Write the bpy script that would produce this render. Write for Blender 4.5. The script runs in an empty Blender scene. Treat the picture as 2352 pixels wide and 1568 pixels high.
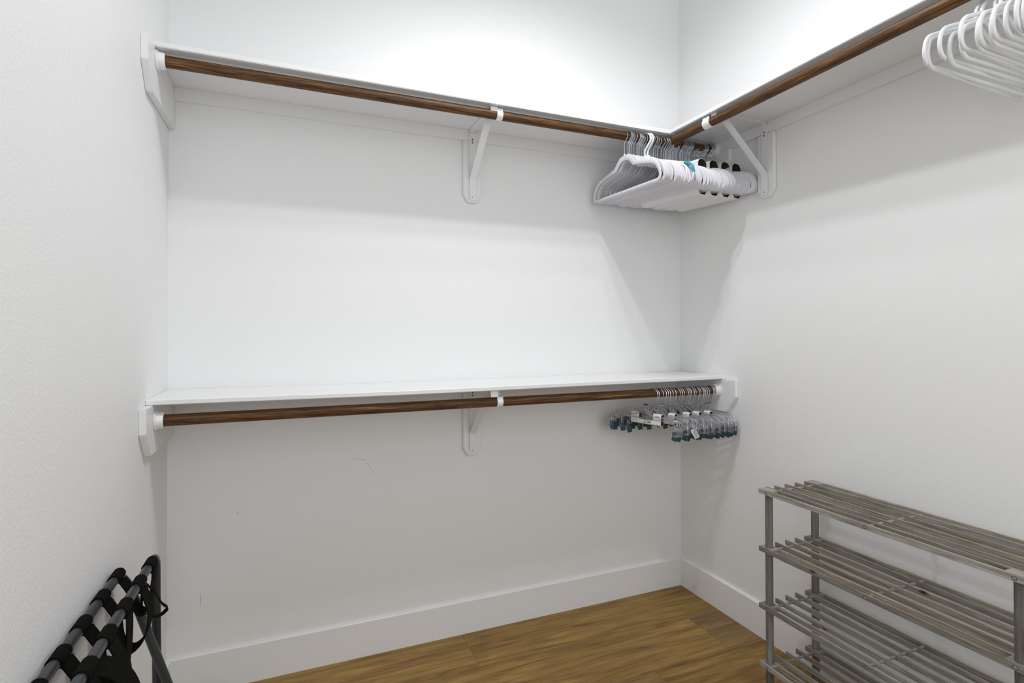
import bpy, bmesh, math, random
from mathutils import Vector, Matrix
random.seed(7)
S = bpy.context.scene
C = S.collection
PI = math.pi

# ------------------------------------------------------------------ camera, world, lights, exposure
W = 2.2009          # width of the back wall, x from -W to 0 ; back wall is y = 0, right wall x = 0
CEIL = 3.18
FRONT = -3.4
cam_d = bpy.data.cameras.new('camera')
cam = bpy.data.objects.new('camera', cam_d)
C.objects.link(cam)
S.camera = cam
cam_d.sensor_fit = 'HORIZONTAL'
cam_d.sensor_width = 36.0
cam_d.lens = 1227.408 / 2352 * 36.0
cam_d.shift_y = -37.283 / 2352
cam_d.clip_start = 0.02
_yaw, _pit, _rol = math.radians(22.2937), math.radians(0.5459), math.radians(-0.0918)
_f = Vector((math.sin(_yaw) * math.cos(_pit), math.cos(_yaw) * math.cos(_pit), math.sin(_pit)))
_r = Vector((math.cos(_yaw), -math.sin(_yaw), 0))
_u = _r.cross(_f)
_r2 = _r * math.cos(_rol) + _u * math.sin(_rol)
_u2 = _u * math.cos(_rol) - _r * math.sin(_rol)
cam.matrix_world = Matrix(((_r2.x, _u2.x, -_f.x, -1.8001), (_r2.y, _u2.y, -_f.y, -2.1646),
                           (_r2.z, _u2.z, -_f.z, 1.266), (0, 0, 0, 1)))

wd = bpy.data.worlds.new('world')
S.world = wd
wd.use_nodes = True
wd.node_tree.nodes['Background'].inputs[0].default_value = (1, 1, 1, 1)
wd.node_tree.nodes['Background'].inputs[1].default_value = 0.35

S.view_settings.view_transform = 'Standard'
S.view_settings.look = 'None'
S.view_settings.gamma = 1.0
S.view_settings.exposure = 0.06
S.view_settings.use_curve_mapping = False

BULBS = [(-1.15, -1.05, 3.06, 35.0), (-0.93, -0.92, 3.06, 24.5), (-0.76, -0.76, 3.06, 14.0)]
for i, (x, y, z, e) in enumerate(BULBS):      # downlights: most of their light goes down
    l = bpy.data.lights.new('ceiling_bulb_light', 'SPOT')
    l.energy = e
    l.spot_size = math.radians(159)
    l.spot_blend = 1.0
    l.shadow_soft_size = 0.035
    l.color = (0.965, 0.985, 1.0)
    o = bpy.data.objects.new('ceiling_bulb_light', l)
    o.location = (x, y, z - 0.06)
    C.objects.link(o)

def area(name, loc, target, sx, sy, e, col=(0.95, 0.977, 1.0), spread=180):
    l = bpy.data.lights.new(name, 'AREA')
    l.shape = 'RECTANGLE'
    l.size, l.size_y = sx, sy
    l.energy = e
    l.color = col
    l.spread = math.radians(spread)
    o = bpy.data.objects.new(name, l)
    o.location = loc
    o.rotation_euler = (Vector(target) - Vector(loc)).to_track_quat('-Z', 'Y').to_euler()
    C.objects.link(o)
    return o
area('added_fill_light', (-1.1, -3.30, 1.85), (-1.1, 0, 1.85), 1.8, 2.3, 23.0)  # soft fill added behind the camera to lift the shade, no known source

# ------------------------------------------------------------------ materials
def nm(name):
    m = bpy.data.materials.new(name)
    m.use_nodes = True
    nt = m.node_tree
    return m, nt, nt.nodes['Principled BSDF'], nt.nodes, nt.links

def paint(name, col, rough=0.5, bump=0.0, scale=200, spec=0.4, mottle=0.0):
    m, nt, b, N, L = nm(name)
    b.inputs['Base Color'].default_value = (*col, 1)
    b.inputs['Roughness'].default_value = rough
    b.inputs['Specular IOR Level'].default_value = spec
    tc = N.new('ShaderNodeTexCoord')
    if bump:
        no = N.new('ShaderNodeTexNoise'); no.inputs['Scale'].default_value = scale
        no.inputs['Detail'].default_value = 3
        bp = N.new('ShaderNodeBump'); bp.inputs['Strength'].default_value = bump
        bp.inputs['Distance'].default_value = 0.001
        L.new(tc.outputs['Object'], no.inputs['Vector'])
        L.new(no.outputs['Fac'], bp.inputs['Height'])
        L.new(bp.outputs['Normal'], b.inputs['Normal'])
    if mottle:
        n2 = N.new('ShaderNodeTexNoise'); n2.inputs['Scale'].default_value = 3.0
        n2.inputs['Detail'].default_value = 5
        r = N.new('ShaderNodeValToRGB')
        r.color_ramp.elements[0].position = .3; r.color_ramp.elements[1].position = .7
        r.color_ramp.elements[0].color = (*[c * (1 - mottle) for c in col], 1)
        r.color_ramp.elements[1].color = (*col, 1)
        L.new(tc.outputs['Object'], n2.inputs['Vector'])
        L.new(n2.outputs['Fac'], r.inputs['Fac'])
        L.new(r.outputs['Color'], b.inputs['Base Color'])
    return m

def grain(name, cols, along, stretch=18, scale=9, rough=.45, spec=.4, bump=.25, vary=.0, knots=False, coat=0.0, satr=(.45, 1.35)):
    """wood: colours run along one local axis; 'vary' shifts brightness per object"""
    m, nt, b, N, L = nm(name)
    tc = N.new('ShaderNodeTexCoord')
    mp = N.new('ShaderNodeMapping')
    sc = [stretch, stretch, stretch]; sc['xyz'.index(along)] = 1.0
    mp.inputs['Scale'].default_value = sc
    oi = N.new('ShaderNodeObjectInfo')
    ad = N.new('ShaderNodeVectorMath'); ad.operation = 'ADD'
    ms = N.new('ShaderNodeMath'); ms.operation = 'MULTIPLY'; ms.inputs[1].default_value = 37.0
    L.new(oi.outputs['Random'], ms.inputs[0])
    L.new(tc.outputs['Object'], mp.inputs['Vector'])
    L.new(mp.outputs['Vector'], ad.inputs[0]); L.new(ms.outputs[0], ad.inputs[1])
    no = N.new('ShaderNodeTexNoise'); no.inputs['Scale'].default_value = scale
    no.inputs['Detail'].default_value = 8; no.inputs['Roughness'].default_value = .65
    no.inputs['Distortion'].default_value = .6
    L.new(ad.outputs[0], no.inputs['Vector'])
    r = N.new('ShaderNodeValToRGB')
    els = r.color_ramp.elements
    n = len(cols)
    els[0].position = .28; els[0].color = (*cols[0], 1)
    els[1].position = .74; els[1].color = (*cols[-1], 1)
    for i in range(1, n - 1):
        e = els.new(.28 + .46 * i / (n - 1)); e.color = (*cols[i], 1)
    L.new(no.outputs['Fac'], r.inputs['Fac'])
    out = r.outputs['Color']
    if vary:
        hs = N.new('ShaderNodeHueSaturation')
        mr = N.new('ShaderNodeMapRange')
        mr.inputs['To Min'].default_value = 1 - vary; mr.inputs['To Max'].default_value = 1 + vary
        L.new(oi.outputs['Random'], mr.inputs['Value']); L.new(mr.outputs[0], hs.inputs['Value'])
        m3 = N.new('ShaderNodeMath'); m3.operation = 'MULTIPLY'; m3.inputs[1].default_value = 7.31
        fr = N.new('ShaderNodeMath'); fr.operation = 'FRACT'
        mr2 = N.new('ShaderNodeMapRange'); mr2.inputs['To Min'].default_value = satr[0]; mr2.inputs['To Max'].default_value = satr[1]
        L.new(oi.outputs['Random'], m3.inputs[0]); L.new(m3.outputs[0], fr.inputs[0])
        L.new(fr.outputs[0], mr2.inputs['Value']); L.new(mr2.outputs[0], hs.inputs['Saturation'])
        L.new(out, hs.inputs['Color']); out = hs.outputs['Color']
    if knots:
        v = N.new('ShaderNodeTexVoronoi'); v.inputs['Scale'].default_value = 5.5
        m4 = N.new('ShaderNodeMapping'); s4 = [2.2, 2.2, 2.2]; s4['xyz'.index(along)] = 1.0
        m4.inputs['Scale'].default_value = s4
        a4 = N.new('ShaderNodeVectorMath'); a4.operation = 'ADD'
        L.new(tc.outputs['Object'], m4.inputs['Vector']); L.new(m4.outputs[0], a4.inputs[0]); L.new(ms.outputs[0], a4.inputs[1])
        L.new(a4.outputs[0], v.inputs['Vector'])
        kr = N.new('ShaderNodeValToRGB')
        kr.color_ramp.elements[0].position = .03; kr.color_ramp.elements[0].color = (1, 1, 1, 1)
        kr.color_ramp.elements[1].position = .10; kr.color_ramp.elements[1].color = (0, 0, 0, 1)
        L.new(v.outputs['Distance'], kr.inputs['Fac'])
        mx = N.new('ShaderNodeMix'); mx.data_type = 'RGBA'
        mx.inputs[7].default_value = (.045, .022, .012, 1)
        L.new(kr.outputs['Color'], mx.inputs[0]); L.new(out, mx.inputs[6]); out = mx.outputs[2]
    L.new(out, b.inputs['Base Color'])
    b.inputs['Roughness'].default_value = rough
    b.inputs['Specular IOR Level'].default_value = spec
    b.inputs['Coat Weight'].default_value = coat
    b.inputs['Coat Roughness'].default_value = .25
    bp = N.new('ShaderNodeBump'); bp.inputs['Strength'].default_value = bump; bp.inputs['Distance'].default_value = .0008
    L.new(no.outputs['Fac'], bp.inputs['Height']); L.new(bp.outputs['Normal'], b.inputs['Normal'])
    return m

M = {}
M['wall'] = paint('wall_paint', (.86, .86, .86), .55, .55, 170, .3)
M['wall_l'] = paint('wall_paint_textured', (.86, .86, .86), .55, 1.0, 150, .35)
M['trim'] = paint('trim_paint', (.85, .85, .85), .35, .12, 60, .4)
M['shelf'] = paint('shelf_paint', (.85, .85, .85), .35, .08, 40, .4)
M['bracket'] = paint('white_enamel', (.85, .85, .85), .3, 0, spec=.5)
M['screw'] = paint('screw_steel', (.35, .35, .34), .35, spec=.6)
M['dark_hole'] = paint('screw_recess', (.02, .02, .02), .6)
M['rod'] = grain('stained_oak', [(.016, .006, .002), (.058, .024, .008), (.15, .070, .021), (.36, .20, .062)], 'z', 26, 8, .5, .3, .7)
M['rod_end'] = grain('sawn_oak_end', [(.09, .045, .02), (.18, .09, .04)], 'z', 2, 40, .7)
M['plastic'] = paint('white_hanger_plastic', (.75, .735, .775), .38, spec=.5)
M['plastic_tube'] = paint('white_tube_plastic', (.82, .825, .83), .3, spec=.5)
M['turq'] = paint('turquoise_plastic', (.012, .34, .45), .3, spec=.5)
M['card'] = paint('white_card', (.78, .78, .77), .6)
M['kraft'] = paint('brown_card_inside', (.055, .035, .022), .8)
M['ink'] = paint('black_print', (.03, .03, .03), .6)
M['blue'] = paint('blue_tag_plastic', (.01, .035, .19), .35)
M['tealink'] = paint('blue_print', (.02, .25, .42), .5)
M['tube_dark'] = paint('charcoal_powder_coat', (.018, .021, .026), .32, spec=.7)
M['tube_black'] = paint('black_powder_coat', (.012, .013, .011), .4, spec=.4)
M['lamp_metal'] = paint('fixture_metal', (.5, .5, .5), .3)

m, nt, b, N, L = nm('hook_steel')
b.inputs['Base Color'].default_value = (.66, .72, .79, 1); b.inputs['Metallic'].default_value = .92
b.inputs['Roughness'].default_value = .24
M['steel'] = m
m, nt, b, N, L = nm('clear_plastic')
b.inputs['Base Color'].default_value = (.93, .92, .97, 1); b.inputs['Transmission Weight'].default_value = .92
b.inputs['Roughness'].default_value = .06; b.inputs['IOR'].default_value = 1.49
M['clear'] = m
m, nt, b, N, L = nm('teal_grip')
b.inputs['Base Color'].default_value = (.045, .105, .13, 1); b.inputs['Transmission Weight'].default_value = .15
b.inputs['Roughness'].default_value = .25
M['teal'] = m
# webbing
m, nt, b, N, L = nm('black_webbing')
tc = N.new('ShaderNodeTexCoord')
wv = N.new('ShaderNodeTexWave'); wv.bands_direction = 'Y'; wv.inputs['Scale'].default_value = 95; wv.inputs['Distortion'].default_value = .3
L.new(tc.outputs['Object'], wv.inputs['Vector'])
r = N.new('ShaderNodeValToRGB')
r.color_ramp.elements[0].color = (.0015, .0015, .001, 1); r.color_ramp.elements[1].color = (.007, .0065, .004, 1)
L.new(wv.outputs['Fac'], r.inputs['Fac']); L.new(r.outputs['Color'], b.inputs['Base Color'])
bp = N.new('ShaderNodeBump'); bp.inputs['Strength'].default_value = .6; bp.inputs['Distance'].default_value = .001
L.new(wv.outputs['Fac'], bp.inputs['Height']); L.new(bp.outputs['Normal'], b.inputs['Normal'])
b.inputs['Roughness'].default_value = .9; b.inputs['Specular IOR Level'].default_value = .1
M['web'] = m
M['plank'] = grain('oak_floor', [(.105, .052, .012), (.20, .112, .029), (.30, .178, .050), (.41, .255, .080)], 'x', 11, 3.2, .42, .35, .12, vary=.17, satr=(.92, 1.05))
GW = [(.11, .092, .074), (.225, .202, .172), (.32, .298, .262), (.43, .408, .365)]
M['grey_y'] = grain('weathered_grey_pine', GW, 'y', 20, 8, .6, .3, .3, vary=.26, knots=True)
M['grey_x'] = grain('weathered_grey_dowel', GW, 'x', 20, 8, .6, .3, .3, vary=.12)
M['grey_z'] = grain('weathered_grey_post', [(.075, .063, .052), (.15, .132, .112), (.20, .18, .155), (.27, .247, .215)], 'z', 16, 8, .6, .3, .3, vary=.2, knots=True)
m, nt, b, N, L = nm('bulb_glass')
b.inputs['Base Color'].default_value = (1, 1, 1, 1); b.inputs['Emission Color'].default_value = (1, .99, .97, 1)
b.inputs['Emission Strength'].default_value = 3.0
M['bulb'] = m

# ------------------------------------------------------------------ mesh helpers
def obj(name, bm, mats, parent=None, smooth=False, loc=None, label=None):
    me = bpy.data.meshes.new(name)
    bmesh.ops.recalc_face_normals(bm, faces=bm.faces)
    bm.to_mesh(me); bm.free()
    if not isinstance(mats, (list, tuple)): mats = [mats]
    for m in mats: me.materials.append(m)
    if smooth:
        for p in me.polygons: p.use_smooth = True
        try: me.set_sharp_from_angle(angle=math.radians(40))
        except Exception: pass
    o = bpy.data.objects.new(name, me)
    C.objects.link(o)
    if parent: o.parent = parent
    if loc: o.location = loc
    if label: o['label'] = label
    return o

def tag(o, label, cat, group=None, kind=None):
    o['label'] = label; o['category'] = cat
    if group: o['group'] = group
    if kind: o['kind'] = kind
    return o

def struct(o, label=None):
    o['kind'] = 'structure'
    if label: o['label'] = label; 
    return o

def empty(name, loc, label, cat, group=None, rz=0):
    o = bpy.data.objects.new(name, None)
    o.empty_display_size = .05
    C.objects.link(o); o.location = loc; o.rotation_euler = (0, 0, rz)
    return tag(o, label, cat, group)

def copy_tree(o, parent=None):
    c = o.copy(); C.objects.link(c)
    if parent: c.parent = parent
    for ch in list(o.children): copy_tree(ch, c)
    return c

def bx(bm, x0, x1, y0, y1, z0, z1, bev=0, mi=0):
    r = bmesh.ops.create_cube(bm, size=1)
    vs = r['verts']
    for v in vs:
        v.co = Vector(((x0 + x1) / 2 + v.co.x * (x1 - x0), (y0 + y1) / 2 + v.co.y * (y1 - y0), (z0 + z1) / 2 + v.co.z * (z1 - z0)))
    es = set(e for v in vs for e in v.link_edges)
    fs = set(f for v in vs for f in v.link_faces)
    for f in fs: f.material_index = mi
    if bev:
        bmesh.ops.bevel(bm, geom=list(es), offset=bev, segments=2, affect='EDGES', profile=.6)

def frames(pts, closed=False, up=None):
    n = len(pts); T = []
    for i in range(n):
        a = pts[(i - 1) % n] if (closed or i) else pts[0]
        b_ = pts[(i + 1) % n] if (closed or i < n - 1) else pts[-1]
        T.append((b_ - a).normalized())
    u = Vector(up) if up else (Vector((0, 0, 1)) if abs(T[0].z) < .9 else Vector((1, 0, 0)))
    out = []
    for t in T:
        u = (u - t * u.dot(t))
        if u.length < 1e-6: u = Vector((1, 0, 0)) - t * t.x
        u.normalize()
        out.append((t, u.copy(), t.cross(u)))
    return out

def sweep(bm, pts, prof, closed=False, up=None, cap=True, mi=0):
    """prof: list of (a,b) offsets along u and v"""
    pts = [Vector(p) for p in pts]
    fr = frames(pts, closed, up)
    rings = []
    for p, (t, u, v) in zip(pts, fr):
        rings.append([bm.verts.new(p + u * a + v * b_) for a, b_ in prof])
    n = len(pts); k = len(prof)
    for i in range(n if closed else n - 1):
        A, B = rings[i], rings[(i + 1) % n]
        for j in range(k):
            f = bm.faces.new((A[j], A[(j + 1) % k], B[(j + 1) % k], B[j])); f.material_index = mi
    if cap and not closed:
        f = bm.faces.new(rings[0][::-1]); f.material_index = mi
        f = bm.faces.new(rings[-1]); f.material_index = mi

def circ(r, k=8): return [(r * math.cos(2 * PI * i / k), r * math.sin(2 * PI * i / k)) for i in range(k)]

def rrect(a, b_, c):   # rounded rect profile half sizes a,b corner c
    return [(a, b_ - c), (a - c, b_), (-a + c, b_), (-a, b_ - c), (-a, -b_ + c), (-a + c, -b_), (a - c, -b_), (a, -b_ + c)]

def smooth_path(pts, r, seg=5, closed=False):
    """round the corners of a polyline (r may be a list)"""
    pts = [Vector(p) for p in pts]; n = len(pts); out = []
    for i, p in enumerate(pts):
        ri = r[i] if isinstance(r, (list, tuple)) else r
        if (not closed and i in (0, n - 1)) or ri <= 0:
            out.append(p); continue
        a = pts[(i - 1) % n]; c = pts[(i + 1) % n]
        d1 = (a - p); d2 = (c - p)
        k = min(ri, d1.length * .49, d2.length * .49)
        s = p + d1.normalized() * k; e = p + d2.normalized() * k
        for j in range(seg + 1):
            t = j / seg
            out.append(s * (1 - t) ** 2 + p * 2 * t * (1 - t) + e * t ** 2)
    return out

def prism(bm, poly, axis, a0, a1, mi=0, bev=0):
    """extrude a 2D polygon along an axis; poly in the other two axes (in xyz order)"""
    def P(p, a):
        q = list(p); q.insert('xyz'.index(axis), a); return q
    A = [bm.verts.new(P(p, a0)) for p in poly]; B = [bm.verts.new(P(p, a1)) for p in poly]
    fs = [bm.faces.new(A[::-1]), bm.faces.new(B)]
    n = len(poly)
    for i in range(n): fs.append(bm.faces.new((A[i], A[(i + 1) % n], B[(i + 1) % n], B[i])))
    for f in fs: f.material_index = mi
    if bev:
        es = set(e for f in fs for e in f.edges)
        bmesh.ops.bevel(bm, geom=list(es), offset=bev, segments=2, affect='EDGES')

def ngon(bm, c, r, axis, a0, a1, k=12, mi=0):
    prism(bm, [(c[0] + r * math.cos(2 * PI * i / k), c[1] + r * math.sin(2 * PI * i / k)) for i in range(k)], axis, a0, a1, mi)

BM = bmesh.new

# ------------------------------------------------------------------ the room shell
T = .12
b_ = BM(); bx(b_, -W - T, T, 0, T, 0, CEIL); wall_back = struct(obj('wall_back', b_, M['wall']))
b_ = BM(); bx(b_, 0, T, FRONT - T, 0, 0, CEIL); wall_right = struct(obj('wall_right', b_, M['wall']))
b_ = BM(); bx(b_, -W - T, -W, FRONT - T, 0, 0, CEIL); wall_left = struct(obj('wall_left', b_, M['wall_l']))
# front wall behind the camera with an unseen opening added to hold the fill light
b_ = BM()
bx(b_, -W, -2.0, FRONT - T, FRONT, 0, CEIL); bx(b_, -.2, 0, FRONT - T, FRONT, 0, CEIL); bx(b_, -2.0, -.2, FRONT - T, FRONT, 3.0, CEIL)
struct(obj('wall_front', b_, M['wall']))
b_ = BM(); bx(b_, -W - T, T, FRONT - T, T, CEIL, CEIL + .1); struct(obj('ceiling', b_, M['wall']))

b_ = BM(); bx(b_, -W - T, T, FRONT - T, T, -.08, -.012); floor = struct(obj('floor', b_, M['kraft']))
# planks run along x ; the first rows' end joints follow the photograph
rows = [(-.2455, -.0005), (-.5105, -.2465)]
y = -.5115
while y > FRONT + .02:
    rows.append((max(y - .264, FRONT), y)); y -= .265
joints = {0: [-1.146], 1: [-.19], 2: [-.555]}
LEN = 1.22
for i, (y0, y1) in enumerate(rows):
    j0 = joints.get(i, [-(.19 + .37 * i) % LEN - .3])[0]
    js = [j0 + k * LEN for k in range(-3, 4)]
    js = [-W] + [j for j in js if -W + .05 < j < -.02] + [0]
    for a, c in zip(js[:-1], js[1:]):
        b_ = BM(); bx(b_, -(c - a) / 2 + .0003, (c - a) / 2 - .0003, -(y1 - y0) / 2, (y1 - y0) / 2, -.0125, 0)
        obj('plank', b_, M['plank'], floor, loc=((a + c) / 2, (y0 + y1) / 2, 0))

def board_profile(h, t):  # baseboard profile, eased top edge
    return [(0, 0), (-t, 0), (-t, h - .004), (-t + .004, h), (0, h)]
BH, BT = .1362, .014
b_ = BM(); prism(b_, [(y_, z_) for y_, z_ in board_profile(BH, BT)], 'x', -W, 0); struct(obj('baseboard_back', b_, M['trim']))
b_ = BM(); prism(b_, [(x_, z_) for x_, z_ in board_profile(BH, BT)], 'y', FRONT, -BT); struct(obj('baseboard_right', b_, M['trim']))
b_ = BM(); prism(b_, [(-W - x_, z_) for x_, z_ in board_profile(BH, BT)], 'y', FRONT, -BT); struct(obj('baseboard_left', b_, M['trim']))

# faint scuffs on the back wall
def scuff(pts, wall, r=.0006):
    b_ = BM(); sweep(b_, pts, circ(r, 4)); return obj('scuff_mark', b_, M['kraft'], wall, label='faint grey scuff')
scuff([(-1.585, 0, .765), (-1.56, 0, .766), (-1.535, 0, .757)], wall_back, .0003)
scuff([(-1.53, 0, .748), (-1.515, 0, .725), (-1.505, 0, .70)], wall_back, .0003)
scuff([(-1.985, 0, .607), (-1.98, 0, .612)], wall_back)
scuff([(-2.10, 0, .30), (-2.098, 0, .34)], wall_back, .0004)
scuff([(0, -.78, 1.92), (0, -.781, 1.926)], wall_right)

# cleats under the shelves
HU, HL, SD, ST = 2.1112, 1.0465, .3030, .0161
CT = .0193
b_ = BM(); bx(b_, -W + CT, -CT, -CT, 0, HU - .0445, HU, .0008); struct(obj('trim_1', b_, M['trim']), 'white wooden cleat along the back wall under the upper shelf')
b_ = BM(); bx(b_, -CT, 0, FRONT, 0, HU - .0435, HU, .0008); struct(obj('trim_2', b_, M['trim']), 'white wooden cleat along the right wall under the upper shelf')
b_ = BM(); bx(b_, -W + CT, -CT, -CT, 0, HL - .0445, HL, .0008); struct(obj('trim_3', b_, M['trim']), 'white wooden cleat along the back wall under the lower shelf')

# ------------------------------------------------------------------ shelves
def shelf_board(name, poly, z0, label):
    b_ = BM(); prism(b_, poly, 'z', z0, z0 + ST, 0, .0022)
    return tag(obj(name, b_, M['shelf'], smooth=False), label, 'shelf')
g = .0008
shelf_board('closet_shelf', [(-W + g, -SD), (-SD - .0, -SD), (-g, -SD), (-g, -g), (-W + g, -g)], HU, 'upper white shelf running across the back wall')
shelf_board('closet_shelf', [(-.2997, FRONT + g), (-g, FRONT + g), (-g, -SD - .0006), (-.2997, -SD - .0006)], HU, 'white shelf running along the right wall above the bracket')
# the lower shelf sags a little
b_ = BM(); nseg = 22
top = []; 
for i in range(nseg + 1):
    x = -W + g + (W - 2 * g) * i / nseg
    sg = -.0045 * math.sin(PI * i / nseg) * (1 + .3 * math.sin(2 * PI * i / nseg))
    top.append((x, sg))
def ring(x, s):
    z0, z1 = HL + s, HL + ST + s
    e = .0022
    return [b_.verts.new(p) for p in ((x, -g, z0), (x, -SD + e, z0), (x, -SD, z0 + e), (x, -SD, z1 - e), (x, -SD + e, z1), (x, -g, z1))]
R_ = [ring(*t) for t in top]
for A, B in zip(R_[:-1], R_[1:]):
    for j in range(6): b_.faces.new((A[j], A[(j + 1) % 6], B[(j + 1) % 6], B[j]))
b_.faces.new(R_[0][::-1]); b_.faces.new(R_[-1])
tag(obj('closet_shelf', b_, M['shelf']), 'lower white shelf at waist height across the back wall', 'shelf')

# end boards (side supports) with the clipped lower front corner
def end_board(x0, x1, zt, label):
    poly = [(-.0006 - .0, zt - .1445), (-.3215, zt - .1445), (-.3790, zt - .0735), (-.3790, zt - .0004), (-.0006, zt - .0004)]
    b_ = BM(); prism(b_, poly, 'x', x0, x1, 0, .0015)
    return tag(obj('shelf_end_board', b_, M['trim']), label, 'board')
end_board(-W + .0003, -W + CT, HU, 'white end board on the left wall carrying the upper shelf')
end_board(-W + .0003, -W + CT, HL, 'white end board on the left wall carrying the lower shelf')
end_board(-CT, -.0003, HL, 'white end board on the right wall carrying the lower shelf')
b_ = BM(); zt = HU - .0437
prism(b_, [(-CT - .0006, zt - .105), (-.300, zt - .105), (-.350, zt - .045), (-.350, zt), (-CT - .0006, zt)], 'x', -CT, -.0003, 0, .0015)
tag(obj('shelf_end_board', b_, M['trim']), 'white end board on the right wall behind the packed row of hangers', 'board')

# ------------------------------------------------------------------ rods and sockets
RR = .0178
RY = -.272
ZU, ZL = 2.0832, .9962
def rod(axis, p0, p1, label, z, other):
    Ln = abs(p1 - p0)
    b_ = BM()
    k = 24
    c = .0035
    rings = []
    for (zz, r) in ((-Ln / 2, RR - c), (-Ln / 2 + c, RR), (Ln / 2 - c, RR), (Ln / 2, RR - c)):
        rings.append([b_.verts.new((r * math.cos(2 * PI * i / k), r * math.sin(2 * PI * i / k), zz)) for i in range(k)])
    for A, B in zip(rings[:-1], rings[1:]):
        for j in range(k): b_.faces.new((A[j], A[(j + 1) % k], B[(j + 1) % k], B[j]))
    f1 = b_.faces.new(rings[0][::-1]); f2 = b_.faces.new(rings[-1]); f1.material_index = f2.material_index = 1
    o = obj('closet_rod', b_, [M['rod'], M['rod_end']], smooth=True)
    mid = (p0 + p1) / 2
    if axis == 'x': o.rotation_euler = (0, PI / 2, 0); o.location = (mid, other, z)
    else: o.rotation_euler = (PI / 2, 0, 0); o.location = (other, mid, z)
    return tag(o, label, 'rod')
rod('x', -W + CT + .003, -CT - .003, 'dark wooden rod under the upper back shelf, holding the packed row of white hangers', ZU, RY)
rod('x', -W + CT + .003, -CT - .003, 'dark wooden rod under the lower shelf, holding the clear clip hangers', ZL, RY)
RX = -.277
rod('y', FRONT + .005, -.300, 'dark wooden rod along the right wall with a free sawn end', ZU + .002, RX)

def socket(x, sgn, z, label):
    """closed-back cup round the rod end, axis along x"""
    b_ = BM(); k = 28
    prof = [(.0005, .031), (.004, .0315), (.006, .0265), (.021, .0245), (.0235, .0225), (.0235, RR + .0016), (.003, RR + .0016)]
    rings = []
    for d, r in prof:
        rings.append([b_.verts.new((x + sgn * d, RY + r * math.cos(2 * PI * i / k), z + r * math.sin(2 * PI * i / k))) for i in range(k)])
    for A, B in zip(rings[:-1], rings[1:]):
        for j in range(k): b_.faces.new((A[j], A[(j + 1) % k], B[(j + 1) % k], B[j]))
    b_.faces.new(rings[0])
    return tag(obj('rod_socket', b_, M['bracket'], smooth=True), label, 'socket')
socket(-W + CT, 1, ZU, 'round white rod socket on the upper left end board')
socket(-W + CT, 1, ZL, 'round white rod socket on the lower left end board')
socket(-CT, -1, ZU, 'round white rod socket behind the last hangers of the upper row')
socket(-CT, -1, ZL, 'round white rod socket on the lower right end board')

# ------------------------------------------------------------------ shelf and rod brackets
def bracket(label, zt, loc, rz):
    """local: wall plane y=0, room towards -y, origin on wall at shelf underside"""
    e = empty('shelf_bracket', loc, label, 'bracket', rz=rz)
    PW = .0385
    t = .018
    b_ = BM()
    poly = [(-PW, -.0447), (-PW, -.274), (-.0175, -.305), (.0175, -.305), (PW, -.274), (PW, -.0447)]
    prism(b_, poly, 'y', -t, -.0004, 0, .002)
    obj('backing_plate', b_, M['trim'], e)
    y0 = -.0199      # metal on the face of cleat / plate
    SW = .0142
    b_ = BM()
    # wall strip: rounded bottom
    pl = [(-SW, -.003)] + [(SW * math.cos(a), -.284 + SW * math.sin(a) * .9) for a in [PI + PI * i / 8 for i in range(9)]] + [(SW, -.003)]
    prism(b_, pl, 'y', y0 - .0022, y0)
    obj('wall_strip', b_, M['bracket'], e)
    b_ = BM()
    # horizontal arm under the shelf, with the turned-down nose
    pts = smooth_path([(0, y0 - .001, -.012), (0, y0 - .001, -.0022), (0, -.284, -.0022), (0, -.288, -.030)], .003, 3)
    sweep(b_, pts, [(SW, .0012), (-SW, .0012), (-SW, -.0012), (SW, -.0012)], up=(1, 0, 0))
    obj('arm', b_, M['bracket'], e)
    b_ = BM()
    # brace: flat on the strip, then slants up to the arm
    pts = smooth_path([(0, y0 - .0036, -.268), (0, y0 - .0036, -.212), (0, -.246, -.0036)], [0, .008, 0], 4)
    sweep(b_, pts, [(.0013, SW * .98), (-.0013, SW * .98), (-.0013, -SW * .98), (.0013, -SW * .98)], up=(0, -1, 0))
    ngon(b_, (0, -.268), SW * .97, 'y', y0 - .0047, y0 - .0024, 16)
    obj('brace', b_, M['bracket'], e)
    # hook that cups the rod, hung beside the arm nose
    b_ = BM()
    hx = .0225
    dz = (ZU - HU) if zt == HU else (ZL - HL)
    rr = RR + .0016
    cy = -.272 if abs(rz) < .1 else -.277
    if abs(rz) > .1: dz += .002
    arc = [(hx, cy - rr * math.cos(a), dz + rr * math.sin(a)) for a in [math.radians(q) for q in range(38, -181, -14)]]
    arc = [(hx - .0, cy - rr * .78, dz + rr * 1.02)] + arc + [(hx, cy + rr, dz + .012), (hx, cy + rr, -.0025)]
    sweep(b_, arc, [(.0013, .0115), (-.0013, .0115), (-.0013, -.0115), (.0013, -.0115)], up=(0, 0, 1))
    bx(b_, -.013, .034, cy + rr - .012, cy + rr + .0013, -.0047, -.0023)
    obj('rod_hook', b_, M['bracket'], e)
    for z, s in ((-.041, 0), (-.053, 0), (-.284, 0)):
        b_ = BM(); ngon(b_, (0, z), .0042, 'y', y0 - .0038, y0 - .002, 12)
        bx(b_, -.0009, .0009, y0 - .0042, y0 - .0030, z - .0028, z + .0028, mi=1)
        obj('screw', b_, [M['screw'] if z > -.2 else M['bracket'], M['dark_hole']], e)
    b_ = BM(); ngon(b_, (0, -.262), .0035, 'y', y0 - .0062, y0 - .0048, 12)
    obj('rivet', b_, M['bracket'], e)
    return e
bracket('white metal bracket on a wooden plate under the middle of the upper back shelf', HU, (-1.1005, 0, HU), 0)
bracket('white metal bracket on a wooden plate under the middle of the lower shelf', HL, (-1.1015, 0, HL), 0)
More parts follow.
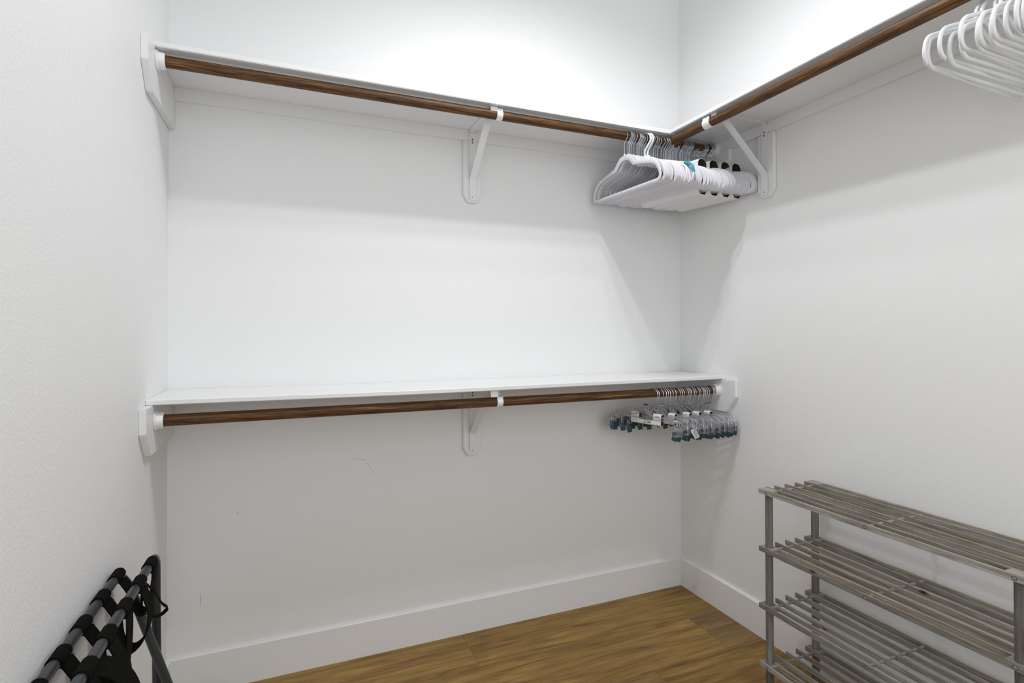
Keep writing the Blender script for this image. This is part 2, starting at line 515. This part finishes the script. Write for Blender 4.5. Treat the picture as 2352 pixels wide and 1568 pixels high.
# right wall : local -y must point to -x  -> rotate by -90 deg ; local +x -> -y... hook must sit towards +y
br = bracket('white metal bracket on the right wall, its hook round the free rod end', HU, (0, -.5445, HU), -PI / 2)
for ch in br.children:          # the hook of this one sits on the corner side of the arm
    if ch.name.startswith('rod_hook'): ch.scale.x = -1.55

# ------------------------------------------------------------------ hangers : meshes
def slim_body_bm():
    half = [(0, -.083), (.016, -.083), (.034, -.089), (.050, -.103), (.062, -.117), (.072, -.1235), (.095, -.128), (.125, -.1345), (.148, -.140),
            (.150, -.1445), (.156, -.146), (.160, -.1425), (.180, -.149), (.198, -.160), (.211, -.176), (.220, -.196), (.2235, -.214), (.221, -.228), (.214, -.236), (.203, -.240)]
    inner = [(0, -.104), (.014, -.105), (.028, -.111), (.040, -.122), (.051, -.134), (.062, -.139), (.090, -.1435), (.125, -.151), (.148, -.156),
             (.150, -.1575), (.156, -.159), (.160, -.1595), (.176, -.1655), (.189, -.174), (.199, -.187), (.207, -.203), (.210, -.214), (.2085, -.222), (.204, -.2265), (.196, -.228)]
    out = half + [(-a, b) for a, b in half[:0:-1]]
    inn = inner + [(-a, b) for a, b in inner[:0:-1]]
    bm = BM(); n = len(out); th = .0019
    lay = []
    # cross-section: outer edge chamfered flange like a T rail
    for o_, i_ in zip(out, inn):
        o_, i_ = Vector(o_), Vector(i_); d = (i_ - o_); L_ = d.length; d /= L_
        pr = [(0, -th * .6), (.0012, -th), (L_ - .0012, -th), (L_, -th * .6), (L_, th * .6), (L_ - .0012, th), (.0012, th), (0, th * .6)]
        lay.append([bm.verts.new((x, (o_ + d * s).x, (o_ + d * s).y)) for s, x in pr])
    for i in range(n):
        A, B = lay[i], lay[(i + 1) % n]
        for j in range(8): bm.faces.new((A[j], A[(j + 1) % 8], B[(j + 1) % 8], B[j]))
    # neck stub that takes the hook
    ngon(bm, (0, 0), .0038, 'z', -.084, -.076, 8)
    return bm

def hook_path(R, zc, y_neck, z_neck, z_bend, kink):
    """question mark in the yz plane; the wire passes on the -y side of the rod"""
    pts = [(0, y_neck, z_neck), (0, y_neck, z_bend), (0, -R * .97, zc - R * .22)]
    for q in range(0, 215, 15):
        a = math.radians(q)
        pts.append((0, -R * math.cos(a), zc + R * math.sin(a)))
    return smooth_path(pts[:3], kink, 3)[:-1] + [Vector(p) for p in pts[2:]]

def slim_hook_bm():
    bm = BM(); r = .0013; R = RR + .0052
    zc = RR + r - R
    sweep(bm, hook_path(R, zc, 0, -.080, -.032, .008), circ(r, 6), up=(1, 0, 0)); return bm

def slim_proto():
    e = empty('slim_hanger', (0, 0, 0), '', 'hanger')
    obj('hanger_body', slim_body_bm(), M['plastic'], e, smooth=True)
    obj('hook', slim_hook_bm(), M['steel'], e, smooth=True)
    return e

def tube_proto(mat, mat_end=None, w=.211, name='tube_hanger'):
    e = empty(name, (0, 0, 0), '', 'hanger')
    r = .0044
    pts = [(0, 0, -.083), (0, .018, -.084), (0, .05, -.103), (0, w - .045, -.150), (0, w - .008, -.166), (0, w, -.205), (0, w - .012, -.230), (0, 0, -.232)]
    rad = [0, .012, .03, .03, .04, .03, .025, 0]
    full = pts[:-1] + [(0, -p[1], p[2]) for p in pts[-2:0:-1]]
    rad = rad[:-1] + rad[-2:0:-1]
    path = smooth_path(full, rad, 5, closed=True)
    bm = BM(); sweep(bm, path, circ(r, 12), closed=True, up=(1, 0, 0))
    ngon(bm, (0, 0), .005, 'z', -.084, -.070, 8)
    obj('hanger_body', bm, mat, e, smooth=True)
    R = RR + .013
    bm = BM(); sweep(bm, hook_path(R, RR + .0042 - R, .004, -.076, -.052, .012), circ(.0042, 12), up=(1, 0, 0))
    obj('hook', bm, mat, e, smooth=True)
    return e

def put(proto, first, loc, rz, label, group=None, tilt=0):
    o = proto if first else copy_tree(proto)
    o.location = loc; o.rotation_euler = (tilt, 0, rz)
    o['label'] = label
    if group: o['group'] = group
    elif 'group' in o.keys(): del o['group']
    return o

ORD = ['first', 'second', 'third', 'fourth', 'fifth', 'sixth', 'seventh', 'eighth', 'ninth', 'tenth', 'eleventh', 'twelfth', 'thirteenth', 'fourteenth', 'fifteenth',
       'sixteenth', 'seventeenth', 'eighteenth', 'nineteenth', 'twentieth', 'twenty-first', 'twenty-second', 'twenty-third', 'twenty-fourth', 'twenty-fifth', 'twenty-sixth']
# --- packed row on the upper rod
NS = 74
hx0, hx1 = -.512, -.052
yaw_k = [(0, 4), (.12, 7), (.3, 12), (.5, 14), (.75, 12.5), (1, 10.5)]
def lerp(kk, t):
    for (a, va), (b, vb) in zip(kk[:-1], kk[1:]):
        if t <= b: return va + (vb - va) * (t - a) / (b - a)
    return kk[-1][1]
sp = slim_proto()
tubes_at = {17: 2, 33: 1}
gaps = {1: .004, 8: .007}
xs = []; x = 0
for i in range(NS):
    x += 1.0 + (1.1 if i in (1, 8) else 0) + (1.2 if i in (16, 18, 19) else 0) + random.uniform(-.12, .12)
    xs.append(x)
x_min, x_max = xs[0], xs[-1]
xs = [hx0 + (hx1 - hx0) * (v - x_min) / (x_max - x_min) for v in xs]
packs = {0: [], 1: [], 2: [], 3: []}
# near-end y steps of the bundles as in the photo
for i, hx in enumerate(xs):
    t = i / (NS - 1)
    # the four sleeved bundles sit between -.29 and -.045
    pk = None
    if hx > -.288:
        pk = min(3, int((hx + .288) / .0605))
        packs[pk].append(hx)
    ph = lerp(yaw_k, t) + (random.uniform(-.3, .3) if pk is None else 0)
    if pk is None:
        dy = random.uniform(-.009, .009) + (.010 if 20 < i < 27 else 0)
    else:
        dy = random.uniform(-.0025, .0025) + (.010, -.004, .010, .004)[pk]
        if pk == 3 and i > NS - 6: dy = -.012 + random.uniform(-.001, .001)
    if i == 0: lab = 'foremost slim white hanger of the packed upper row, its whole outline in view'
    elif i == 1: lab = 'second slim white hanger of the packed upper row, a gap behind the foremost one'
    elif i == NS - 1: lab = 'last slim white hanger of the upper row, against the right wall'
    elif pk is not None: lab = 'slim white hanger bundled inside the ' + ('leftmost', 'second', 'third', 'rightmost')[pk] + ' cardboard sleeve on the upper rod'
    elif i < 17: lab = ORD[i] + ' slim white hanger of the packed upper row, counted from its left end'
    else: lab = 'slim white hanger between the thick plastic hooks and the first cardboard sleeve'
    grp = None if i in (0, 1, NS - 1) else ('slim hangers in sleeve ' + ('one', 'two', 'three', 'four')[pk] + ' on the upper rod' if pk is not None else
          ('slim hangers before the thick plastic hooks' if i < 17 else 'slim hangers behind the thick plastic hooks'))
    zj = random.uniform(-.0012, .0006)
    put(sp, i == 0, (hx, RY + (dy if i else 0), ZU + zj - abs(dy) * .15), math.radians(ph), lab, grp)

# thick plastic hangers among them
tp = tube_proto(M['plastic_tube'])
xt = (xs[15] + xs[16]) / 2
put(tp, True, (xt, RY - .003, ZU), math.radians(13), 'left one of two thick white plastic hangers in the packed upper row')
xt2 = xt + .0125
put(tp, False, (xt2, RY - .006, ZU), math.radians(8), 'right one of two thick white plastic hangers in the packed upper row')
tq = tube_proto(M['plastic_tube'], w=.232)
for ch in tq.children:
    if ch.name.startswith('hanger_body'): body_q = ch
for ch in list(tq.children):
    if ch.name.startswith('hook'):
        ch.data = [c for c in sp.children if c.name.startswith('hook')][0].data
bm = BM()
sweep(bm, smooth_path([(0, -.188, -.1505), (0, -.205, -.1570), (0, -.2245, -.1675), (0, -.2318, -.198)], [0, .01, .02, 0], 6), circ(.0053, 12), up=(1, 0, 0))
obj('colour_band', bm, M['turq'], tq, smooth=True, label='turquoise band on the hanger shoulder')
put(tq, True, (-.392, RY - .006, ZU), math.radians(10.5), 'thick white plastic hanger with a turquoise band on its near shoulder')

# --- cardboard sleeves : tray with flaps over both ends, cut low in the middle
def sleeve_bm(w, half, flap, zt, zb, zmid, t=.0009, ch=.010):
    """axis along y ; u-shaped sides; outer faces slot 0, inner faces slot 1"""
    bm = BM()
    def shell(y0, y1, top):
        if top:
            c = ch
            out = [(-w, zb + c), (-w + c * .8, zb), (w - c * .8, zb), (w, zb + c), (w, zt - c), (w - c * .5, zt - c * .3), (w - c * 1.1, zt), (-w + c * 1.1, zt), (-w + c * .5, zt - c * .3), (-w, zt - c)]
            closed = True
        else:
            c = ch
            out = [(-w, zmid), (-w, zb + c), (-w + c * .8, zb), (w - c * .8, zb), (w, zb + c), (w, zmid)]
            closed = False
        cen = Vector((0, (zt + zb) / 2))
        inn = []
        for p in out:
            q = Vector(p); inn.append((q.x - math.copysign(t, q.x) if abs(q.x) > w * .5 else q.x, q.y + (t if q.y < cen.y else -t) if abs(q.y - cen.y) > (zt - zb) * .3 else q.y))
        V = [[bm.verts.new((p[0], yy, p[1])) for p in lst] for lst, yy in ((out, y0), (out, y1), (inn, y0), (inn, y1))]
        n = len(out)
        for i in range(n if closed else n - 1):
            j = (i + 1) % n
            bm.faces.new((V[0][i], V[0][j], V[1][j], V[1][i])).material_index = 0
            bm.faces.new((V[2][i], V[2][j], V[3][j], V[3][i])).material_index = 1
            bm.faces.new((V[0][i], V[0][j], V[2][j], V[2][i])).material_index = 0
            bm.faces.new((V[1][i], V[1][j], V[3][j], V[3][i])).material_index = 0
        if not closed:
            for i in (0, n - 1):
                bm.faces.new((V[0][i], V[1][i], V[3][i], V[2][i])).material_index = 0
    shell(-half, -half + flap, True)
    shell(half - flap, half, True)
    shell(-half + flap, half - flap, False)
    return bm

names = ['leftmost, beside the turquoise-banded hanger', 'second from the left', 'third from the left', 'nearest the right wall']
for k in range(4):
    if not packs[k]: continue
    xc = sum(packs[k]) / len(packs[k]); t = (xc - hx0) / (hx1 - hx0)
    w = max(.0298, (max(packs[k]) - min(packs[k])) / 2 + .003)
    w = min(w, .0298)
    b_ = sleeve_bm(w, .150, .055, -.108, -.256, -.205, ch=.016)
    s_ = obj('cardboard_sleeve', b_, [M['card'], M['kraft']], loc=(xc - (.010, .007, .004, .002)[k], RY - .004, ZU))
    s_.rotation_euler = (0, 0, math.radians(lerp(yaw_k, t)))
    tag(s_, 'white cardboard sleeve round a bundle of slim hangers, ' + names[k], 'sleeve')

# --- clear clip hangers on the lower rod
def clear_proto():
    e = empty('clip_hanger', (0, 0, 0), '', 'hanger')
    cy = .034
    pts = [(0, cy - .152, -.134), (0, cy - .152, -.110), (0, cy - .130, -.102), (0, cy - .03, -.100), (0, cy - .016, -.084), (0, cy, -.076), (0, cy + .016, -.084), (0, cy + .03, -.100), (0, cy + .130, -.102), (0, cy + .152, -.110), (0, cy + .152, -.134)]
    path = smooth_path(pts, .014, 4)
    bm = BM(); sweep(bm, path, rrect(.0045, .0016, .0008), up=(0, 0, 1))
    sweep(bm, [(0, cy - .14, -.113), (0, cy + .14, -.113)], rrect(.0022, .0013, .0006), up=(0, 0, 1))
    obj('hanger_body', bm, M['clear'], e, smooth=True)
    r = .0016; R = RR + .0065
    zc = RR + r - R
    P = [(0, cy, -.080), (0, cy, -.070), (0, .010, -.060), (0, -.012, -.050), (0, -.020, -.038), (0, -R, zc - R * .15)]
    arc = [Vector((0, -R * math.cos(math.radians(q)), zc + R * math.sin(math.radians(q)))) for q in range(0, 215, 16)]
    bm = BM(); sweep(bm, smooth_path(P, .009, 4)[:-1] + arc, circ(r, 6), up=(1, 0, 0))
    obj('hook', bm, M['steel'], e, smooth=True)
    for s in (-1, 1):
        y = cy + s * .150
        bm = BM()
        # clear clip: two hinged jaws spread like an inverted V
        for q in (-1, 1):
            pts = [(q * .0015, y, -.128), (q * .005, y, -.142), (q * .003, y, -.158), (q * .010, y, -.168)]
            sweep(bm, [Vector(p) for p in pts], rrect(.0011, .011, .0006), up=(1, 0, 0))
        ngon(bm, (y, -.150), .0042, 'x', -.0065, .0065, 10)
        cl = obj('clip', bm, M['clear'], e, smooth=True)
        bm = BM()
        sp_ = smooth_path([(-.0068, y - .004, -.166), (-.0068, y - .004, -.140), (-.0068, y, -.128), (.0068, y, -.128), (.0068, y + .004, -.140), (.0068, y + .004, -.166)], .006, 3)
        sweep(bm, sp_, circ(.0009, 6))
        obj('spring', bm, M['steel'], cl, smooth=True)
        bm = BM()
        for q in (-1, 1):
            pts = [(q * .0045, y - s * .006, -.150), (q * .0035, y - s * .006, -.172), (q * .0018, y - s * .010, -.186)]
            sweep(bm, [Vector(p) for p in pts], rrect(.0007, .0105, .0004), up=(1, 0, 0))
        obj('grip_pad', bm, M['teal'], cl)
    return e

cpx = [700, 725, 790, 835, 870, 900, 945, 990, 1060, 1090, 1125, 1190, 1215, 1240, 1290, 1320, 1372, 1400, 1440, 1462, 1485, 1515, 1545, 1622, 1642, 1662]
# positions along the rod, from the foremost at the left to the wall
def rod_x(u):  # measured fit of the hook spacing
    return -.378 + (u - 690) / (1662 - 690) * (.378 - .052)
cp = clear_proto()
NC = len(cpx)
cx_ = [rod_x(u) for u in cpx]
yaw_c = [(0, 30), (.25, 29), (.5, 24), (.8, 16), (1, 11)]
cpos = []
tl = [4, 3, 6.5, 1, 5, -2, 7.5, 2, 5, 0, 6, 3, -1]
drops = [0, .002, 0, .004, .010, .006, 0, .003, .008, .012, .004, 0, .006, 0, .003, .010, 0, .004, .008, 0, .012, .004, .008, 0, .005, .002]
for i, hx in enumerate(cx_):
    t = i / (NC - 1)
    ph = lerp(yaw_c, t) + random.uniform(-1.5, 1.5)
    if i == 0: lab, grp = 'foremost clear clip hanger at the left end of the lower hanger row', None
    elif i == NC - 1: lab, grp = 'last clear clip hanger of the lower row, against the right end board', None
    else: lab, grp = ORD[i] + ' clear clip hanger on the lower rod, counted from the left', 'clear clip hangers on the lower rod'
    o = put(cp, i == 0, (hx, RY, ZL), math.radians(ph), lab, grp, tilt=math.radians(tl[i % 13]))
    cpos.append((hx, ph))

def print_lines(parent, x, y0, y1, z0, z1, n, seed, h=.0009):
    rnd = random.Random(seed); bm = BM()
    for k in range(n):
        z = z1 - (z1 - z0) * (k + .5) / n
        y = y0
        while y < y1 - .001:
            l = rnd.uniform(.0015, .0045); e_ = min(y + l, y1)
            bx(bm, x - .0002, x + .0001, y, e_, z - h / 2, z + h / 2)
            y = e_ + .0009
    return obj('printed_text', bm, M['ink'], parent)

sl = [(0, 3, 'foremost printed cardboard sleeve on the clear clip hangers'),
      (5, 8, 'second printed cardboard sleeve on the clear clip hangers'),
      (11, 13, 'third printed cardboard sleeve on the clear clip hangers'),
      (15, 18, 'fourth printed cardboard sleeve on the clear clip hangers, half hidden'),
      (21, 23, 'last printed cardboard sleeve on the clear clip hangers, nearest the right wall')]
for k, (a, b2, lab) in enumerate(sl):
    hx = (cpos[a][0] + cpos[b2][0]) / 2; ph = (cpos[a][1] + cpos[b2][1]) / 2
    w = (.015, .013, .013, .013, .012)[k]
    bm = sleeve_bm(w, .068, .036 if k == 0 else .030, -.090, -.138, -.118, ch=.004)
    rz = math.radians(ph)
    off = Vector((0, .034, 0)); off.rotate(Matrix.Rotation(rz, 3, 'Z'))
    s_ = obj('printed_sleeve', bm, [M['card'], M['kraft']], loc=(hx + off.x - .004, RY + off.y, ZL + .002))
    s_.rotation_euler = (math.radians(3), 0, rz)
    tag(s_, lab, 'sleeve')
    # print on the face turned to the room (-x side)
    print_lines(s_, -w, -.058, -.042, -.104, -.096, 3, k + 3)
    print_lines(s_, -w, -.056, -.046, -.132, -.129, 1, k + 13)
    if k == 0:
        print_lines(s_, -w, .038, .064, -.132, -.094, 11, 5, .0007)
        bm = BM()
        rnd = random.Random(4); y = -.024
        while y < -.008:
            wd_ = rnd.choice((.0005, .0009, .0013)); bx(bm, -w - .0002, -w + .0001, y, y + wd_, -.132, -.122); y += wd_ + rnd.choice((.0005, .0009))
        obj('barcode', bm, M['ink'], s_)
        bm = BM()
        ring_ = [(-w - .0001, .004 + .0035 * math.cos(a), -.1235 + .0035 * math.sin(a)) for a in [math.radians(q) for q in range(30, 331, 30)]]
        sweep(bm, ring_, circ(.0006, 4)); bx(bm, -w - .0002, -w + .0001, .001, .0075, -.1335, -.1305)
        obj('symbol', bm, M['ink'], s_)
# little price tag, a blue and a dark tag on the clear hangers
bm = BM(); bx(bm, -.0005, .0005, -.010, .010, -.020, .020)
tg = obj('price_tag', bm, M['card'], loc=(-.262, -.405, .838)); tg.rotation_euler = (math.radians(-28), 0, math.radians(62))
tag(tg, 'small white tag with black bars hanging from a clear clip hanger', 'tag')
bm = BM()
for k in range(9): bx(bm, -.0009, -.0004, -.008, .006, -.017 + k * .0036, -.0155 + k * .0036)
obj('printed_bars', bm, M['ink'], tg)
bm = BM(); bx(bm, -.0009, -.0004, -.009, -.002, .0145, .018); obj('blue_mark', bm, M['tealink'], tg)
for (x, y, z, rz, lab) in ((-.372, -.222, .938, 35, 'blue size marker on the neck of a clear hanger, left one'), (-.285, -.235, .936, 30, 'blue size marker on the neck of a clear hanger, right one')):
    bm = BM(); prism(bm, [(.011 * math.cos(a), .007 * math.sin(a)) for a in [PI * i / 10 for i in range(11)]], 'x', -.0018, .0018, 0, .0005)
    o = obj('size_marker', bm, M['blue'], loc=(x, y, z)); o.rotation_euler = (0, 0, math.radians(rz)); tag(o, lab, 'marker')

# --- thick white hangers on the right rod
tr = tube_proto(M['plastic_tube'])
ys = [-1.404, -1.417, -1.441, -1.454, -1.474, -1.487, -1.500, -1.514, -1.527, -1.541, -1.555, -1.570, -1.585, -1.600]
for i, yy in enumerate(ys):
    rz = math.radians(90 + (3.0, -1.5, 3.5, -3.0, 1.0, -1.0, 2.0, 0, 1.2, -1, .5, 1.5, -.5, .8)[i])
    dz = (0, .004, .012, -.002, .0, .004, .002, .0, .003, .0, .001, 0, 0, 0)[i]
    sh = (0, .006, .016, .020, .024, .006, .012, .004, .010, .004, .008, 0, .004, 0)[i]
    if i == 0: lab, grp = 'thick white plastic hanger furthest into the corner on the right rod', None
    else: lab, grp = ORD[i] + ' thick white plastic hanger on the right rod, counted from the corner', 'thick white hangers on the right rod'
    o = put(tr, i == 0, (RX + .002, yy, ZU + .002), rz, lab, grp, tilt=0)
    o.rotation_euler = (math.radians((0, 1.5, -2.5, 2, -1.5, 2.5, -1, .5, -1, 1, 0, 1, -.5, 0)[i]), 0, rz)

# ------------------------------------------------------------------ shoe rack
XF, XB = -.3005, -.036
YA, YB = -.7635, -1.506
TOPS = [.7167, .5177, .3214, .1215]
SHh = .0165
rack = empty('shoe_rack', ((XF + XB) / 2, (YA + YB) / 2, 0), 'weathered grey wooden slatted shoe rack with four tiers against the right wall', 'shoe rack')
def rp(name, bm, m, cx, cy, cz, smooth=False):
    return obj(name, bm, m, rack, smooth=smooth, loc=(cx - (XF + XB) / 2, cy - (YA + YB) / 2, cz))
sx = [XF + .003, -.2620, -.2215, -.1715, -.1235, -.0760, XB - .003]
ST2 = .0032
Lr = (YA - YB) / 2
sm = None
for ti, zt in enumerate(TOPS):
    for xi in sx:
        bm = BM(); bx(bm, -ST2, ST2, -Lr, Lr, -SHh / 2, SHh / 2, .0008)
        rp('slat', bm, M['grey_y'], xi, (YA + YB) / 2 + random.uniform(-.001, .001), zt - SHh / 2)
    for xa, xb in ((sx[0] + ST2, sx[1] - ST2), (sx[5] + ST2, sx[6] - ST2)):
        for yc in (YA - .0255, YB + .0255):
            bm = BM(); bx(bm, (xa - xb) / 2 + .0001, (xb - xa) / 2 - .0001, -.0245, .0245, -SHh / 2, SHh / 2 - .0004, .0006)
            rp('corner_block', bm, M['grey_y'], (xa + xb) / 2, yc, zt - SHh / 2)
    for yc in (-.7965, -1.1374, -1.477):
        segs = [(XF - .0003, XB + .0003)]
        for a, c in segs:
            bm = BM(); ngon(bm, (0, 0), .0042, 'x', (a - c) / 2, (c - a) / 2, 12)
            rp('dowel', bm, M['grey_x'], (a + c) / 2, yc, zt - SHh / 2 - .0008, True)
        bm = BM()   # dark ring round each dowel plug on the front slat
        k = 14
        for (r0, r1) in ((.0044, .0055),):
            A = [bm.verts.new((-.0003, r0 * math.cos(2 * PI * i / k), r0 * math.sin(2 * PI * i / k))) for i in range(k)]
            B = [bm.verts.new((-.0003, r1 * math.cos(2 * PI * i / k), r1 * math.sin(2 * PI * i / k))) for i in range(k)]
            for i in range(k): bm.faces.new((A[i], A[(i + 1) % k], B[(i + 1) % k], B[i]))
        rp('plug_joint', bm, M['kraft'], XF, yc, zt - SHh / 2 - .0008)
zs = [TOPS[0] - SHh, TOPS[1], TOPS[1] - SHh, TOPS[2], TOPS[2] - SHh, TOPS[3], TOPS[3] - SHh, 0]
for xc in ((sx[0] + sx[1]) / 2, (sx[5] + sx[6]) / 2):
    for yc in (YA - .0265, YB + .0265):
        for k in range(4):
            z1, z0 = zs[2 * k], zs[2 * k + 1]
            bm = BM(); kk = 20
            ngon(bm, (0, 0), .0124, 'z', -(z1 - z0) / 2, (z1 - z0) / 2, kk)
            rp('post', bm, M['grey_z'], xc, yc, (z0 + z1) / 2, True)

# ------------------------------------------------------------------ folded luggage rack
lug = empty('luggage_rack', (-2.1, -.88, 0), 'folded luggage rack of dark metal tubes with black webbing straps, leaning at the left wall', 'luggage rack')
LO = Vector((-2.1, -.88, 0))
def lp(name, bm, m, smooth=True, label=None):
    for v in bm.verts: v.co -= LO
    return obj(name, bm, m, lug, smooth=smooth, label=label)
TR = .0103
zB, zA = .697, .686
xB0, xA0 = -2.121, -2.1835
bm = BM()
pB = smooth_path([(-2.112, -.566, .001), (xB0, -.560, zB), (xB0, -1.195, zB), (-2.112, -1.19, .001)], [0, .032, .032, 0], 8)
sweep(bm, pB, circ(TR, 16), up=(1, 0, 0)); lp('outer_frame', bm, M['tube_dark'])
bm = BM()
pA = smooth_path([(-1.962, -.606, .001), (xA0, -.592, zA), (xA0, -1.165, zA), (-1.962, -1.155, .001)], [0, .075, .05, 0], 8)
sweep(bm, pA, circ(TR, 16), up=(1, 0, 0)); lp('inner_frame', bm, M['tube_dark'])
bm = BM(); sweep(bm, [(-1.985, -.628, .09), (-1.985, -1.155, .09)], circ(.008, 12)); lp('cross_bar', bm, M['tube_dark'])
bm = BM(); ngon(bm, (-2.093, .385), .0045, 'y', -.622, -.552, 12); lp('pivot_bolt', bm, M['steel'])
bm = BM(); ngon(bm, (-2.0925, .385), .0045, 'y', -1.205, -1.145, 12); lp('pivot_bolt', bm, M['steel'])
def ribbon(bm, path, y0, w, t=.0011, dy=None):
    """path of (x,z) ; ribbon of width w along y"""
    n = len(path)
    P = [Vector((p[0], 0, p[1])) for p in path]
    V = []
    for i, p in enumerate(P):
        a = P[max(0, i - 1)]; c = P[min(n - 1, i + 1)]; tt = (c - a).normalized(); nn = Vector((tt.z, 0, -tt.x))
        d = dy(i / (n - 1)) if dy else 0
        V.append([bm.verts.new((q.x, y0 + d + s * w / 2, q.z)) for q, s in ((p + nn * t, -1), (p + nn * t, 1), (p - nn * t, 1), (p - nn * t, -1))])
    for A, B in zip(V[:-1], V[1:]):
        for j in range(4): bm.faces.new((A[j], A[(j + 1) % 4], B[(j + 1) % 4], B[j]))
    bm.faces.new(V[0][::-1]); bm.faces.new(V[-1])
yA = [-.640, -.752, -.868, -.976, -1.080]
yB = [-.622, -.730, -.842, -.952, -1.060]
for k in range(5):
    bm = BM(); w = .046; rw = TR + .0018
    # wrap round A, down, loose belly, up and round B
    wrapA = [(xA0 + rw * math.cos(math.radians(q)), zA + rw * math.sin(math.radians(q))) for q in range(-40, 300, 20)][::-1]
    wrapB = [(xB0 + rw * math.cos(math.radians(q)), zB + rw * math.sin(math.radians(q))) for q in range(220, -130, -20)][::-1]
    dep = (.10, .13, .14, .15, .15)[k]; bulge = (.006, .028, .012, .040, .04)[k]
    belly = smooth_path([(xA0 + rw, zA - .008, 0), (xA0 + .030, zA - .040, 0), (xA0 + .036, zA - dep * .80, 0), (-2.130, zA - dep, 0), (xB0 + bulge * .6, zB - dep * .92, 0), (xB0 + bulge, zB - dep * .5, 0), (xB0 + rw * .9, zB - .012, 0)], [0, .03, .03, .03, .03, .03, 0], 5)
    path = wrapA + [(p.x, p.y) for p in belly] + wrapB[:-2]
    na = len(wrapA) / len(path); nb = 1 - (len(wrapB) - 2) / len(path)
    ya, yb = yA[k], yB[k]
    def dy(t, ya=ya, yb=yb, na=na, nb=nb):
        if t < na: return 0
        if t > nb: return yb - ya
        return (yb - ya) * (t - na) / (nb - na)
    ribbon(bm, path, ya, w, dy=dy)
    lp('strap', bm, M['web'])
# big loose strap fanning out to the right of the outer rail
bm = BM()
fan = smooth_path([(xB0 + .004, zB - .013, 0), (xB0 + .040, zB - .030, 0), (xB0 + .068, zB - .085, 0), (xB0 + .055, zB - .15, 0), (xB0 + .01, zB - .16, 0)], .04, 6)
ribbon(bm, [(p.x, p.y) for p in fan], -1.02, .060)
lp('strap', bm, M['web'])
# thin retaining cord loop by the far leg
bm = BM()
cord = smooth_path([(-2.112, -.700, .684), (-2.094, -.690, .655), (-2.086, -.680, .625), (-2.078, -.650, .600), (-2.083, -.625, .585), (-2.095, -.640, .578), (-2.112, -.665, .590), (-2.123, -.690, .625), (-2.120, -.70, .66)], .02, 4)
sweep(bm, cord, rrect(.0045, .0009, .0004), up=(0, 1, 0)); lp('retaining_strap', bm, M['web'], label='narrow black retaining strap looped to the leg')

# ------------------------------------------------------------------ ceiling lamps (above the frame)
def ceiling_lamp(bulbs, cx, cy, label):
    lamp = empty('ceiling_lamp', (cx, cy, CEIL), label, 'lamp')
    bm = BM(); ngon(bm, (0, 0), .07, 'z', -.02, 0, 24); obj('ceiling_plate', bm, M['lamp_metal'], lamp)
    bm = BM()
    for x, y, z, e in bulbs:
        sweep(bm, [Vector((0, 0, -.015)), Vector((x - cx, y - cy, -.03)), Vector((x - cx, y - cy, -.05))], circ(.006, 8))
    obj('arm', bm, M['lamp_metal'], lamp)
    for x, y, z, e in bulbs:
        bm = BM(); ngon(bm, (x - cx, y - cy), .02, 'z', -.085, -.05, 16); obj('bulb', bm, M['bulb'], lamp)
ceiling_lamp(BULBS, -.95, -.91, 'three-bulb ceiling lamp above the corner, outside the picture')
